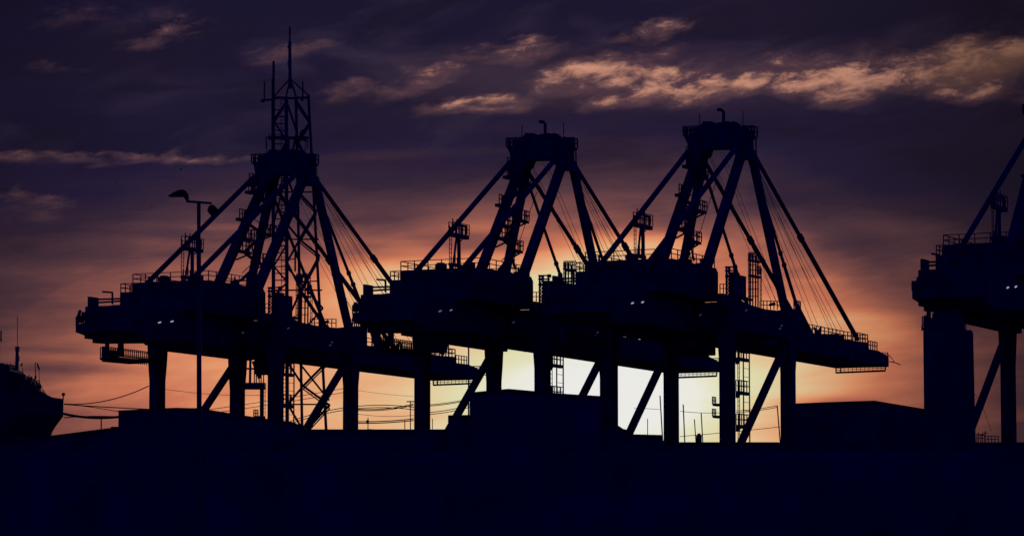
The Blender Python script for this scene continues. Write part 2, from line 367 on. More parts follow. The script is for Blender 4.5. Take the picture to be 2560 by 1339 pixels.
    for s, i in ((-1, 1), (1, 3)):
        m = MB(); m.beam((G_, lv[i], Z0 + 2.2), (ft[0], 2.8 * s, ft[2]), .72, .85, .8, .85); P(m, 'mast_leg')
    # stays
    b_t = onv(2, 1388, 398, 2.8); b_b = onv(2, 1154, 676, 2.8)
    for s in (-1, 1): m = MB(); m.beam(lerp((b_b[0], 2.75 * s, b_b[2]), (b_t[0], 2.8 * s, b_t[2]), -.03), (b_t[0], 2.8 * s, b_t[2]), .42, .42); P(m, 'backstay')
    f_t = onv(3, 1885, 386, 3.1); f_b = onv(3, 2144, 848, 3.1); i_t = onv(3, 1878, 395, 3.0); i_b = onv(3, 1993, 768, 3.0)
    for s in (-1, 1):
        m = MB(); A = (f_t[0], 3.1 * s, f_t[2]); B = (f_b[0], 3.1 * s, f_b[2]); j = lerp(A, B, .42); j2 = lerp(A, B, .45)
        m.beam(A, j, .34); m.beam(j, j2, .52); m.beam(j2, B, .4); P(m, 'forestay')
        m = MB(); A = (i_t[0], 3.0 * s, i_t[2]); B = (i_b[0], 3.0 * s, i_b[2]); j = lerp(A, B, .62); j2 = lerp(A, B, .70)
        m.beam(A, j, .26); m.beam(j, lerp(A, B, .64), .4); m.beam(lerp(A, B, .64), j2, .27); m.beam(j2, lerp(A, B, .72), .42); m.beam(lerp(A, B, .72), B, .3); P(m, 'forestay')
    # ropes from the apex down to the boom
    for x0, x1, y1 in ((1868, 2112, 838), (1864, 2098, 838), (1860, 2088, 836), (1873, 2078, 834), (1866, 2052, 832), (1858, 2038, 830)):
        A = onv(3, x0, 372, 1.8); B = onv(3, x1, y1, 1.8); m = MB(); m.tube([A, B], .028, 5); P(m, 'hoist_rope', ROPE)
    for x0, x1, y1 in ((1768, 1935, 768), (1772, 1948, 768), (1800, 1945, 768), (1808, 1958, 770)):
        A = onv(3, x0, 380, -1.8); B = onv(3, x1, y1, -1.8); m = MB(); m.tube([A, B], .026, 5); P(m, 'hoist_rope', ROPE)
    m = MB(); m.tube([onv(2, 1342, 480, 0), onv(2, 1296, 610, 0)], .04, 5); P(m, 'hoist_rope', ROPE)
    # apex
    U = 15.9; q = lambda x, y, u=U: onu(3, x, y, u)
    body = [q(*t) for t in ((1716, 400), (1728, 372), (1723, 347), (1736, 340), (1746, 328), (1762, 321), (1864, 321), (1873, 334), (1876, 372), (1884, 400), (1848, 398), (1838, 372), (1775, 373), (1768, 392))]
    m = MB(); m.prismu([(p[1], p[2]) for p in body], U - .9, U + 1.1); ap = P(m, 'apex_beam')
    m = MB()
    for x0, x1, y in ((1762, 1771, 305), (1774, 1783, 305), (1784, 1794, 309), (1799, 1813, 307), (1817, 1826, 305), (1829, 1847, 309), (1850, 1856, 316), (1737, 1745, 321), (1747, 1756, 315), (1757, 1760, 311), (1834, 1840, 305), (1861, 1868, 314), (1792, 1798, 312)):
        a1, a2 = q(x0, 320), q(x1, y); m.box((U - .7, a1[1], a1[2] - .4), (U + .5, a2[1], a2[2]))
    for x, y, rr in ((1788, 319, .38), (1806, 316, .36), (1839, 318, .42), (1767, 319, .36)):
        p = q(x, y); m.tube([(U - .8, p[1], p[2]), (U + .6, p[1], p[2])], rr, 12)
    P(m, 'sheave_block', STEEL, ap)
    m = MB(); p1 = q(1712, 340); p2 = q(1748, 340); m.box((U - .5, p1[1], p1[2] - .12), (U + .5, p2[1], p1[2] + .1))
    for uu in (U - .5, U + .5): m.rail((uu, p1[1], p1[2] + .1), (uu, p2[1], p1[2] + .1), .9, .5, .05)
    m.rail((U - .5, p1[1], p1[2] + .1), (U + .5, p1[1], p1[2] + .1), .9, .5, .06)
    for x, y in ((1715, 322), (1726, 318), (1741, 318)): a1 = q(x, 340); m.beam(a1, (U, a1[1], q(x, y)[2]), .2)
    m.beam(q(1713, 342), q(1725, 370), .14); m.beam(q(1735, 342), q(1725, 370), .14); m.beam(q(1718, 352), q(1740, 352), .1)
    P(m, 'apex_platform', STEEL, ap); m = MB()
    p1 = q(1868, 345); p2 = q(1889, 345); m.box((U - .5, p1[1], p1[2] - .1), (U + .5, p2[1], p1[2] + .1))
    for uu in (U - .5, U + .5): m.rail((uu, p1[1], p1[2] + .1), (uu, p2[1], p1[2] + .1), 1.15, .4, .07)
    m.box((U - .3, q(1871, 340)[1], q(1871, 345)[2]), (U + .2, q(1886, 320)[1], q(1886, 320)[2] - .3))
    m.ladder(q(1889, 345), q(1891, 392), .25, .4); m.beam(q(1884, 348), q(1877, 362), .12)
    P(m, 'apex_platform', STEEL, ap)
    m = MB(); a1 = q(1809, 314); a2 = q(1809, 280); a3 = q(1804, 275); a4 = q(1794, 274)
    m.tube([a1, a2, a3, a4], .19, 8); P(m, 'lamp_bracket', STEEL, ap)
    for x, y in ((1748.5, 284), (1857.5, 277)): m = MB(); a1 = q(x, 322); m.tube([a1, (U, a1[1], q(x, y)[2])], .05, 5); P(m, 'antenna', STEEL, ap)
    # stair flights and landings that climb the left mast leg
    so = lambda x, y, v=-2.4: onv(2, x, y, v)
    lands = [(1264, 1280, 424, -1), (1263, 1277, 446, -1), (1288, 1318, 552, 1), (1276, 1303, 628, 1), (1296, 1322, 468, 1), (1243, 1262, 516, -1), (1243, 1272, 598, 1), (1252, 1276, 566, 0)]
    for x0, x1, y, sg in lands:
        m = MB(); a1 = so(x0, y); a2 = so(x1, y); z = a1[2]
        m.prism([(a1[0], z), (a2[0], z), (a2[0] - .25 * (sg > 0), z + .28), (a1[0], z + .34)], -2.7, -2.1)
        if sg > 0: m.beam((a2[0] - .4, -2.4, z), (a1[0] - .3, -2.4, z - .9), .16)
        m.rail((a1[0], -2.15, z + .28), (a2[0], -2.15, z + .28), 1.1, .7, .05); m.rail((a2[0], -2.65, z + .28), (a2[0], -2.15, z + .28), 1.1, .5, .05)
        P(m, 'stair_landing', STEEL)
    fl = [(1250, 672, 1290, 628), (1290, 628, 1258, 598), (1258, 598, 1300, 552), (1300, 552, 1256, 516), (1258, 516, 1308, 468), (1308, 468, 1274, 440), (1274, 440, 1290, 405)]
    for x0, y0, x1, y1 in fl:
        m = MB(); a1 = so(x0, y0); a2 = so(x1, y1); m.beam(a1, a2, .4, .2); m.beam(addv(a1, (0, .2, .9)), addv(a2, (0, .2, .9)), .07)
        P(m, 'stair_flight', STEEL)
    # brace between the back legs seen as the thin horizontal near mid height
    m = MB(); m.ladder(so(1284, 676, -2.4), so(1286, 600, -2.4), .4, .45); m.beam(so(1288, 672), so(1282, 645), .18); P(m, 'ladder', STEEL)
    # cabin and ladder towers on the waterside beam
    r3 = lambda x, y, v=7.2: onv(3, x, y, v)
    a1 = r3(1829, 738); a2 = r3(1859, 691)
    m = MB(); m.box((a1[0], 7.0, a1[2]), (a2[0], 7.5, a2[2])); m.box((a1[0], 6.9, a2[2]), (a1[0] + 1.4, 7.6, a2[2] + .2)); P(m, 'machine_cabin', CLAD)
    m = MB(); p1 = r3(1826, 741); p2 = r3(1874, 741); m.box((p1[0], 6.85, p1[2] - .05), (p2[0], 7.6, p1[2] + .16))
    m.beam(r3(1852, 742), r3(1852, 764), .1); m.beam(r3(1868, 742), r3(1868, 766), .1); m.beam(r3(1840, 752), r3(1868, 752), .07)
    p1 = r3(1800, 733); p2 = r3(1826, 733); m.box((p1[0], 6.8, p1[2] - 1.4), (p2[0], 7.5, p1[2])); m.rail(p1, p2, 1.0, .9)
    P(m, 'service_deck', STEEL)
    m = MB()
    for x in (1816, 1824, 1836):
        m.beam(r3(x, 738), r3(x, 666), .16)
    for k in range(8):
        y = 668 + k * 9; m.beam(r3(1816, y), r3(1824, y + 4), .1); m.beam(r3(1824, y + 4), r3(1816, y + 9), .1)
    for y in (667, 676, 690): m.beam(r3(1814, y), r3(1839, y), .16)
    m.beam(r3(1838, 664), r3(1838, 672), .35); P(m, 'lattice_post', STEEL)
    m = MB()
    for x, y0 in ((1876, 634), (1882, 634), (1889, 640), (1895, 650)):
        m.beam(r3(x, 768), r3(x, y0), .13)
    for y in (634, 641, 651, 662, 675, 690, 705, 722, 740): m.beam(r3(1872, y), r3(1896, y), .09)
    m.box((r3(1873, 652)[0], 7.0, r3(1873, 652)[2]), (r3(1896, 652)[0], 7.5, r3(1873, 649)[2])); m.beam(r3(1890, 652), r3(1913, 651), .14)
    m.box((r3(1875, 688)[0], 7.0, r3(1875, 691)[2]), (r3(1897, 688)[0], 7.5, r3(1875, 686)[2]))
    m.rail(r3(1872, 650), r3(1899, 650), .85, .45); m.rail(r3(1893, 686), r3(1902, 686), .9, .4)
    m.ladder(r3(1872, 760), r3(1872, 634), .3, .38); m.ladder(r3(1902, 768), r3(1902, 672), .35, .42); P(m, 'ladder_tower', STEEL)
    m = MB(); a1 = r3(1900, 773); a2 = r3(1952, 774); m.rail(a1, a2, .95, 1.1); m.beam(r3(1925, 762), r3(1936, 758), .25); P(m, 'beam_railing', STEEL); m = MB()
    m.rail(r3(1985, 775), r3(2001, 778), 1.1, .5, .06); P(m, 'beam_railing', STEEL)
    # boom
    zb = Z0; n1 = onv(3, 2222, 912, 3.4)
    ut = n1[0]; top = [onv(3, x, y, 3.4) for x, y in ((2217, 888), (2207, 882), (2196, 876), (2173, 872), (2171, 856), (2140, 852))]
    zt2 = top[-1][2]
    poly = [(G_ + 1.3, zb), (ut, zb), (ut, top[0][2])] + [(p[0], p[2]) for p in top] + [(G_ + 1.3, zt2)]
    m = MB(); m.prism(poly, -3.4, 3.4); boom = P(m, 'boom')
    m = MB(); z = top[3][2]; m.rail((top[3][0], 3.3, z), (top[2][0] - .2, 3.3, z), 1.0, .8, .05); m.rail((top[3][0], -3.3, z), (top[2][0] - .2, -3.3, z), 1.0, .8, .05)
    m.rail((top[5][0], 3.3, zt2), (top[4][0], 3.3, zt2), 1.05, .9, .055)
    for v in (3.3, -3.3): m.rail((G_ + 2, v, zt2), (top[5][0], v, zt2), .9, 1.3, .05)
    m.rail((top[4][0], -3.3, zt2), (top[4][0], 3.3, zt2), 1.05, 1.0, .05)
    m.rail((ut - .1, -3.3, top[0][2]), (ut - .1, 3.3, top[0][2]), .4, .8, .05); P(m, 'boom_railing', STEEL, boom)
    m = MB(); rr = random.Random(9)
    u = G_ + 9
    u = onv(3, 2066, 840, 2)[0]
    while u < top[5][0] - .5:
        w = rr.uniform(.3, .9); hh = rr.uniform(.3, .85); vv = rr.uniform(1.0, 2.2)
        m.box((u, vv, zt2), (u + w, vv + .8, zt2 + hh)); u += w + rr.uniform(.25, 1.1)
    P(m, 'cable_tray', STEEL, boom)
    for xa, xb, yb in ((2044, 2036, 817), (2046, 2053, 815)):
        m = MB(); A = onv(3, xa, 838, 2.6); B = onv(3, xb, yb, 2.6); m.beam(A, B, .55, .45, .12, .12); P(m, 'rope_guide', STEEL, boom)
    # knuckle plates where the inner stays meet the boom
    for s in (-1, 1):
        A = (i_b[0], 3.0 * s, i_b[2]); B = onv(3, 2030, 846, 3.0); C_ = onv(3, 2012, 846, 3.0)
        m = MB(); m.beam(A, (B[0], 3.0 * s, B[2]), .5, .45, .5, .9); m.beam(A, (C_[0], 3.0 * s, C_[2]), .25, .3); P(m, 'hinge_link')
    # walkway hung below the tip
    A = onu(3, 2090, 918, ut - .3); B = onu(3, 2214, 912, ut - .3); C1 = onu(3, 2090, 931, ut - .3); C2 = onu(3, 2213, 926, ut - .3)
    m = MB(); m.beam(C1, C2, .2, .22); m.beam(A, C1, .13); m.beam(B, C2, .13); m.beam(lerp(A, B, .1), lerp(C1, C2, .1), .09)
    for k in range(1, 12): m.beam(lerp(A, B, k / 12), lerp(C1, C2, k / 12), .05)
    m.beam(lerp(A, C1, .5), lerp(B, C2, .5), .07); P(m, 'tip_walkway', STEEL)
    m = MB(); a1 = onv(3, 2219, 884, 3.3); m.tube([a1, onv(3, 2228, 893, 3.3), onv(3, 2236, 905, 3.3)], .05, 5); m.tube([onv(3, 2223, 903, 3.3), onv(3, 2236, 905, 3.3), onv(3, 2251, 911, 3.3)], .06, 5); P(m, 'trailing_cable', ROPE)
    # hanging basket below the tail
    bo = lambda x, y, v=-4.6: onv(1, x, y, v)
    m = MB(); A = bo(259, 866); B = bo(366, 862); zlo = bo(262, 899)[2]; zhi = bo(262, 868)[2]
    m.prism([(A[0], zlo + .1), (A[0] + .4, zlo - .2), (bo(330, 905)[0], bo(310, 905)[2] - .1), (B[0] + 1.5, bo(366, 904)[2]), (B[0] + 1.5, bo(366, 898)[2]), (A[0], zlo + .25)], -5.0, -3.9)
    for v in (-5.0, -3.9):
        m.rail((A[0], v, zlo), (B[0] + 1.2, v, zlo), zhi - zlo, .45, .045); m.beam((A[0], v, zlo + .5), (B[0], v, zlo + .5), .07)
    m.beam((A[0] + .1, -4.5, zlo), (A[0] + .1, -4.5, zhi + .1), .5)
    m.box((A[0] + .2, -4.9, zlo), (A[0] + 2.2, -4.0, zhi - .25))
    for x in (268, 302): p = bo(x, 890); m.beam(p, bo(x, 856), .5 if x == 302 else .35)
    P(m, 'inspection_basket', STEEL)
    # ladder tower with landings beside the leg on the near side
    lo = lambda x, y: onv(3, x, y, 7.9)
    m = MB()
    for x in (1858, 1873): m.beam(lo(x, 870), (lo(x, 870)[0], 7.9, 1), .11)
    x0 = lo(1844, 900)[0]; x1 = lo(1871, 900)[0]
    z = 30.5
    for yy in (899, 983, 1067, 1151, 1235):
        z = lo(1850, yy)[2]; m.prism([(x0, z - .5), (x0 + .5, z - .1), (x1, z - .1), (x1, z + .25), (x0, z + .25)], 7.65, 8.05)
        m.rail((x0, 8.0, z + .2), (x1, 8.0, z + .2), 1.2, .7, .045); m.rail((x0, 7.7, z + .2), (x1, 7.7, z + .2), 1.2, .9, .04)
    for k in range(40):
        zz2 = 3 + k * .9
        if zz2 < lo(1858, 880)[2]: m.beam((lo(1858, 900)[0], 7.9, zz2), (lo(1873, 900)[0], 7.9, zz2), .045)
    m.ladder((lo(1844, 900)[0], 8.0, 2), (lo(1844, 900)[0], 8.0, lo(1844, 872)[2]), .45, .5); P(m, 'ladder_tower', STEEL)
    # landings on the other side of the same leg
    for x0_, x1_, y in ((1790, 1802, 1010), (1790, 1802, 1040)):
        m = MB(); a1 = onv(3, x0_, y, 6.4); a2 = onv(3, x1_, y, 6.4); m.box((a1[0], 6.0, a1[2] - .15), (a2[0], 6.7, a1[2] + .1)); m.rail((a1[0], 6.0, a1[2]), (a1[0] + .9, 6.0, a1[2]), .8, .4, .05); P(m, 'leg_landing', STEEL)
    # lit work lamps along the girder
    for i, (x, y, sz, mt) in enumerate(((399, 805.5, .24, LAMP if c != 2 else LAMPD2), (430, 803, .24, LAMP if c != 2 else LAMPD2), (640, 803, .2, LAMPD), (607, 831, .2, LAMPD), (826, 862, .22, LAMPD), (830, 855, .2, LAMPD), (721, 820, .2, LAMPD))):
        p = onv(1, x, y, 5.08 if i < 2 else 7.2 + 1.5 if x > 700 else 5.08)
        m = MB(); m.beam((p[0] - sz, p[1], p[2] - .06), (p[0] + sz, p[1], p[2] + .06), .1, .12); wl = P(m, 'work_lamp', mt)
        m = MB(); m.box((p[0] - sz * 1.1, p[1] - .12, p[2] + .16), (p[0] + sz * 1.1, p[1] + .12, p[2] + .26)); P(m, 'lamp_hood', STEEL, wl)
    # trolley with the operator cab, parked at a different place on every crane
    tx = {1: 672, 2: 1094, 3: 1745, 4: 2600}[c]; k = 1.0
    a1 = onv(c, tx, 850, 1.5); zc = Z0 - .1; ww = 3.6 if c == 3 else 1.3
    m = MB(); m.box((a1[0] - ww, -2.2, Z0 - .45), (a1[0] + ww, 2.4, Z0 - .003)); tr = P(m, 'trolley')
    m = MB(); m.prism([(a1[0] - 1.1, Z0 - .45), (a1[0] + .9, Z0 - .45), (a1[0] + 1.2, Z0 - 1.3), (a1[0] + .7, Z0 - 2.3), (a1[0] - 1.0, Z0 - 2.3)], .2, 2.2)
    m.rail((a1[0] - 1.3, 2.3, Z0 - 2.3), (a1[0] + 1.0, 2.3, Z0 - 2.3), 1.5, .45, .05); P(m, 'operator_cab', CLAD, tr)
    if c == 3:
        m = MB(); m.box((a1[0] + 1.6, -1.4, Z0 - 1.9), (a1[0] + 3.3, 2.2, Z0 - .45)); m.box((a1[0] - 3.3, -1.0, Z0 - 1.6), (a1[0] - 1.5, 2.0, Z0 - .45)); P(m, 'head_block', STEEL, tr)
    return root
crane(1, 'leftmost container crane, its boom running behind the second crane beside the lattice mast')
crane(2, 'second container crane from the left, standing behind the hall with the low gabled roof')
crane(3, 'container crane whose full boom tip reaches out over the shed on the right')
crane(4, 'container crane cut off by the right edge, behind the broad square tower')
# ------------------------------------------------------------------ lattice radio mast
def lattice():
    Y0 = 445
    o3 = at(735, 1200, Y0); base = (o3[0], o3[1], 0)
    root = thing('lattice_mast', 'tall steel lattice radio mast with whip antennas, rising above the leftmost crane', 'radio mast', base)
    def q(x, y, d=0): p = at(x, y, Y0 + d); return (p[0] - base[0], -(p[1] - base[1]), p[2])
    legs = {'l': ((683, 246), (686, 1090), 0), 'n': ((716, 246), (720, 1090), -2.2), 'f': ((740, 246), (761, 1090), 2.2), 'r': ((771, 238), (829, 1090), 0)}
    def lp(k, y):
        (xa, ya), (xb, yb), d = legs[k]; t = (y - ya) / (yb - ya); return q(xa + (xb - xa) * t, y, d * (1 + t * .8))
    for k in 'lnfr':
        m = MB(); a = lp(k, legs[k][0][1]); b = lp(k, 1090)
        a0 = lp(k, 1300); m.beam(a, (a0[0], a0[1], 0), .44 if k in 'nl' else .34, None, .55 if k == 'n' else .42); m.build('leg', STEEL, root)
    ys = [246, 345, 420, 480, 527, 598, 640, 725, 800, 850, 964, 1010, 1090]
    for y in (345, 480, 598, 725, 850, 1010, 1140):
        m = MB()
        for a, b in ('ln', 'nr', 'rf', 'fl'): m.beam(lp(a, y), lp(b, y), .18)
        m.build('crossbar', STEEL, root)
    for k in range(26):
        y = 275 + k * 17; m = MB(); m.beam(lp('l', y), lp('n', y), .13); m.build('crossbar', STEEL, root)
    m = MB(); nodes = [(268, 'r', 302), ]
    seq = [('f', 252), ('r', 305), ('f', 352), ('r', 425), ('f', 480), ('r', 527), ('f', 598), ('r', 639), ('f', 725), ('r', 810), ('f', 862), ('r', 905), ('f', 964), ('r', 1012), ('f', 1080)]
    for (a, ya), (b, yb) in zip(seq, seq[1:]):
        m.beam(lp(a, ya), lp(b, yb), .22)
        m.beam(lp(a, ya + 8), lp(b, yb + 8), .12)
    seq = [('n', 252), ('f', 330), ('n', 440), ('f', 520), ('n', 560), ('f', 598), ('n', 655), ('f', 725), ('n', 800), ('f', 850), ('n', 905), ('f', 964), ('n', 1010), ('f', 1080)]
    for (a, ya), (b, yb) in zip(seq, seq[1:]): m.beam(lp(a, ya), lp(b, yb), .2)
    seq = [('l', 310), ('n', 255), ('l', 300), ('n', 352), ('l', 420), ('n', 360), ('l', 500), ('n', 430), ('l', 560), ('n', 610), ('l', 665), ('n', 705), ('l', 740), ('n', 780)]
    for (a, ya), (b, yb) in zip(seq, seq[1:]): m.beam(lp(a, ya), lp(b, yb), .16)
    seq = [('n', 668), ('r', 770), ('n', 870), ('r', 1000)]
    for (a, ya), (b, yb) in zip(seq, seq[1:]): m.beam(lp(a, ya), lp(b, yb), .18)
    m.build('bracing', STEEL, root)
    m = MB(); m.ladder(q(710, 1100, -2), q(708, 250, -2), .55, .5, .05); m.build('ladder', STEEL, root)
    m = MB(); ap = q(725, 197)
    for k, y in (('l', 244), ('n', 240), ('f', 240), ('r', 238)): m.beam(lp(k, y), ap, .17)
    for a, b in ('ln', 'nr', 'rf', 'fl'): m.beam(lp(a, 246), lp(b, 244), .26)
    m.beam(q(725, 196), q(725, 222), .45, None, .1)
    m.build('top_frame', STEEL, root)
    m = MB(); m.tube([q(725, 210), q(724.5, 105)], .2, 8); m.tube([q(724.5, 106), q(724.5, 67)], .12, 6); m.tube([q(726, 190), q(719, 160), q(721, 150)], .04, 5)
    m.ball(q(722.5, 117), .22); m.build('spire', STEEL, root)
    for x, y0, y1, rr in ((684, 246, 153, .17), (661, 250, 204, .1), (757, 244, 204, .1), (665.5, 372, 342, .08), (769, 372, 340, .08), (680, 244, 196, .06), (738, 640, 672, .12)):
        m = MB(); m.tube([q(x, y0), q(x, y1)], rr, 6)
        if x == 661: m.beam(q(654, 251), q(684, 249), .22); m.ball(q(657, 252), .25)
        if x == 757: m.beam(q(752, 246), q(771, 244), .15); m.ball(q(755, 249), .2)
        if x == 738: m.beam(q(721, 649), q(738, 646), .12); m.tube([q(738, 614), q(738, 678)], .13, 6)
        m.build('antenna', STEEL, root)
    for x, y, rr in ((758, 330, .38), (676, 345, .25), (763, 349, .25)):
        m = MB(); p = q(x, y, -1.2); m.tube([addv(p, (0, -.2, 0)), addv(p, (.25, .15, .1))], rr, 12, rr * .5); m.beam(p, q(748 if x > 720 else 684, y + 4), .12); m.build('dish', STEEL, root)
    m = MB(); m.rail(q(672, 346, -1), q(702, 346, -1), .5, .6); m.box(addv(q(670, 347), (0, -.8, 0)), addv(q(768, 343), (0, .8, 0))); m.build('ring_platform', STEEL, root)
lattice()
# ------------------------------------------------------------------ street lamp in front
def street_lamp():
    Y0 = 140; b = at(497, 1300, Y0); base = (b[0], b[1], 0)
    root = thing('street_lamp', 'tall twin-headed street lamp whose heads show above the tail of the leftmost crane', 'street lamp', base)
    q = lambda x, y, d=0: (at(x, y, Y0)[0] - base[0], d, at(x, y, Y0)[2])
    m = MB(); m.tube([(0, 0, 0), q(498, 1020), q(497, 600)], .11, 10, .09); m.tube([q(497, 600), q(497, 506)], .075, 10); m.build('pole', STEEL, root)
    m = MB(); m.beam(q(466, 503), q(529, 508), .075, .085); m.beam(q(468, 506), q(468, 497), .08); m.build('crossarm', STEEL, root)
    def head(pts, par=None):
        m = MB(); poly = [(q(x, y)[0], q(x, y)[2]) for x, y in pts]; m.prism(poly, -.13, .13); h = m.build('lamp_head', RUB, root, bevel=.03)
        return h
    h = head([(419, 491), (432, 482), (448, 475), (458, 474), (466, 478), (471, 487), (472, 497), (469, 504), (464, 501), (461, 494), (454, 490), (440, 492)])
    head([(522, 516), (530, 511), (536, 514), (545, 522), (546, 527), (536, 534), (530, 542), (525, 536), (518, 528)])
    m = MB(); a = q(425, 491.5); c = q(456, 492); m.box((a[0], -.09, a[2] - .012), (c[0], .09, a[2] + .01)); m.build('lamp_cover', SHEET, h)
street_lamp()
# ------------------------------------------------------------------ buildings
def bpart(pts, Y, depth, name, m, root, zmin=0.0, label=None):
    """front outline given by sight lines, carried down to the ground, extruded away from the viewer"""
    P = [at(x, y, Y) for x, y in pts]
    P = [P[0][:2] + (zmin,)] + P + [P[-1][:2] + (zmin,)]
    mb = MB(); n = len(P); bx, by = root.location.x, root.location.y
    k = mb.V([(p[0] - bx, -(p[1] - by), p[2]) for p in P] + [(p[0] - bx, -(p[1] - by + depth), p[2]) for p in P])
    mb.f.append([k + i for i in range(n)]); mb.f.append([k + n + i for i in reversed(range(n))])
    for i in range(n): j = (i + 1) % n; mb.f.append([k + i, k + n + i, k + n + j, k + j])
    return mb.build(name, m, root, label)
def roofp(pts, Y, depth, root, th=.25, name='roof'):
    mb = MB(); bx, by = root.location.x, root.location.y
    for (xa, ya), (xb, yb) in zip(pts, pts[1:]):
        a = at(xa, ya, Y); b = at(xb, yb, Y)
        vs = []
        for yy in (-.25, depth + .25):
            vs += [(a[0] - bx, -(yy), a[2] + .02), (b[0] - bx, -(yy), b[2] + .02), (b[0] - bx, -(yy), b[2] + th), (a[0] - bx, -(yy), a[2] + th)]
        k = mb.V(vs)
        for f in ((0, 1, 2, 3), (7, 6, 5, 4), (0, 4, 5, 1), (1, 5, 6, 2), (2, 6, 7, 3), (3, 7, 4, 0)): mb.f.append([k + i for i in f])
    return mb.build(name, ROOF, root)
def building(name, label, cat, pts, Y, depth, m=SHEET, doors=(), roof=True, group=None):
    xs = [p[0] for p in pts]; c = at((min(xs) + max(xs)) / 2, 1200, Y)
    root = thing(name, label, cat, (c[0], c[1], 0), 0, group)
    bpart(pts, Y, depth, 'wall', m, root)
    if roof: roofp(pts, Y, depth, root, .12)
    for x0, x1, h in doors:
        a = at(x0, 1200, Y); b = at(x1, 1200, Y); mb = MB(); mb.box((a[0] - c[0], .02, 0), (b[0] - c[0], .10, h)); mb.build('roller_door', RUB, root)
    return root
building('low_shed', 'low shed with a gently rising roof between the moored ship and the gabled warehouse', 'shed', [(-60, 1112), (130, 1092), (278, 1073), (278, 1070), (302, 1070)], 262, 30)
building('gabled_warehouse', 'gabled warehouse under the leftmost crane, its ridge beside the lamp post', 'warehouse', [(296, 1029), (370, 1025), (440, 1022), (478, 1023), (497, 1023), (640, 1046), (735, 1058), (762, 1072)], 305, 34, doors=((330, 420, 6), (520, 600, 6)))
b3 = building('flat_roof_warehouse', 'long flat roofed warehouse between the gabled warehouse and the big hall', 'warehouse', [(735, 1076), (1122, 1076)], 300, 30, doors=((800, 880, 6),))
mb = MB(); a = at(908, 1075, 300); b = at(944, 1072, 300); mb.prism([(a[0] - b3.location.x, a[2]), (b[0] - b3.location.x, a[2]), (b[0] - b3.location.x - .35, b[2] + .05), (a[0] - b3.location.x + .3, b[2] + .08)], -2, -1); mb.build('roof_hatch', SHEET, b3)
building('hall_annex', 'small flat annex against the left wall of the big hall', 'annex', [(1120, 1041), (1178, 1040)], 299, 26)
b4 = building('big_hall', 'big hall with a low gabled roof, standing under the second crane', 'hall', [(1174, 985), (1176, 984), (1260, 976), (1272, 975), (1340, 981), (1420, 988), (1502, 993)], 298, 40, doors=((1230, 1330, 8), (1380, 1460, 8)))
building('lean_to_shed', 'lean-to shed stepping down to the right of the big hall', 'shed', [(1500, 1052), (1535, 1060), (1558, 1075), (1572, 1078), (1572, 1088), (1656, 1090), (1656, 1104), (1662, 1104)], 300, 28)
building('quay_shed', 'low flat shed below the bright gap, under the third crane', 'shed', [(1655, 1108), (1946, 1108), (1954, 1112), (1954, 1126)], 302, 26, doors=((1700, 1760, 5),))
building('pitched_roof_shed', 'wide shed with a shallow pitched roof under the tip of the third boom', 'shed', [(1990, 1010), (2060, 1007), (2186, 1003), (2318, 1025), (2420, 1041)], 455, 18, doors=((2050, 2120, 9),))
b7 = building('square_tower', 'broad square concrete tower in front of the crane at the right edge', 'tower', [(2317, 824), (2428, 824), (2433, 832), (2439, 1090), (2441, 1120)], 335, 3, CONC, roof=False)
for nm, pts in (('upper_stage', [(2328, 797), (2404, 797)]), ('top_stage', [(2332, 782), (2398, 782)])):
    P = [at(x, y, 337) for x, y in pts]; mb = MB(); zz = at(2320, 826, 337)[2]
    mb.box((P[0][0] - b7.location.x, -2.8 if nm == 'upper_stage' else -2.6, zz), (P[1][0] - b7.location.x, -.4 if nm == 'upper_stage' else -.6, P[0][2])); mb.build(nm, CONC, b7)
mb = MB(); a = at(2309, 824, 334); b = at(2428, 824, 334); mb.rail((a[0] - b7.location.x, .1 - .5, a[2]), (a[0] - b7.location.x + .5, -.4, a[2]), .5, .5); mb.build('railing', STEEL, b7)
building('right_shed', 'low flat shed at the right edge behind the legs of the cut off crane', 'shed', [(2430, 1108), (2640, 1108)], 333, 20)
sw = building('transit_shed', 'long dark transit shed filling the whole foreground', 'shed', [(-500, 1134), (400, 1131), (1500, 1129), (2100, 1128), (3100, 1128)], 215, 22, SHEET, doors=(), roof=False)
# rooftop clutter at the right: pipes and rails
for i, (x0, x1, y) in enumerate(((2442, 2462, 1088), (2462, 2496, 1092))):
    a = at(x0, 1108, 336); b = at(x1, y, 336); mb = MB()
    mb.rail((a[0], -a[1], a[2] + .1), (b[0], -b[1], a[2] + .1), b[2] - a[2], .32, .035)
    if i == 0:
        for x, yy in ((2446, 1080), (2456, 1082), (2463, 1076)): p = at(x, 1108, 337); mb.beam((p[0], -337, p[2]), (p[0], -337, at(x, yy, 337)[2]), .08); mb.beam((p[0] - .25, -337, at(x, yy + 5, 337)[2]), (p[0] + .25, -337, at(x, yy + 5, 337)[2]), .06)
    tag(mb.build('roof_railing', STEEL), ['short railing with three stub poles on the low shed at the right edge', 'plain short railing on the low shed, just left of the last crane leg'][i], 'railing')
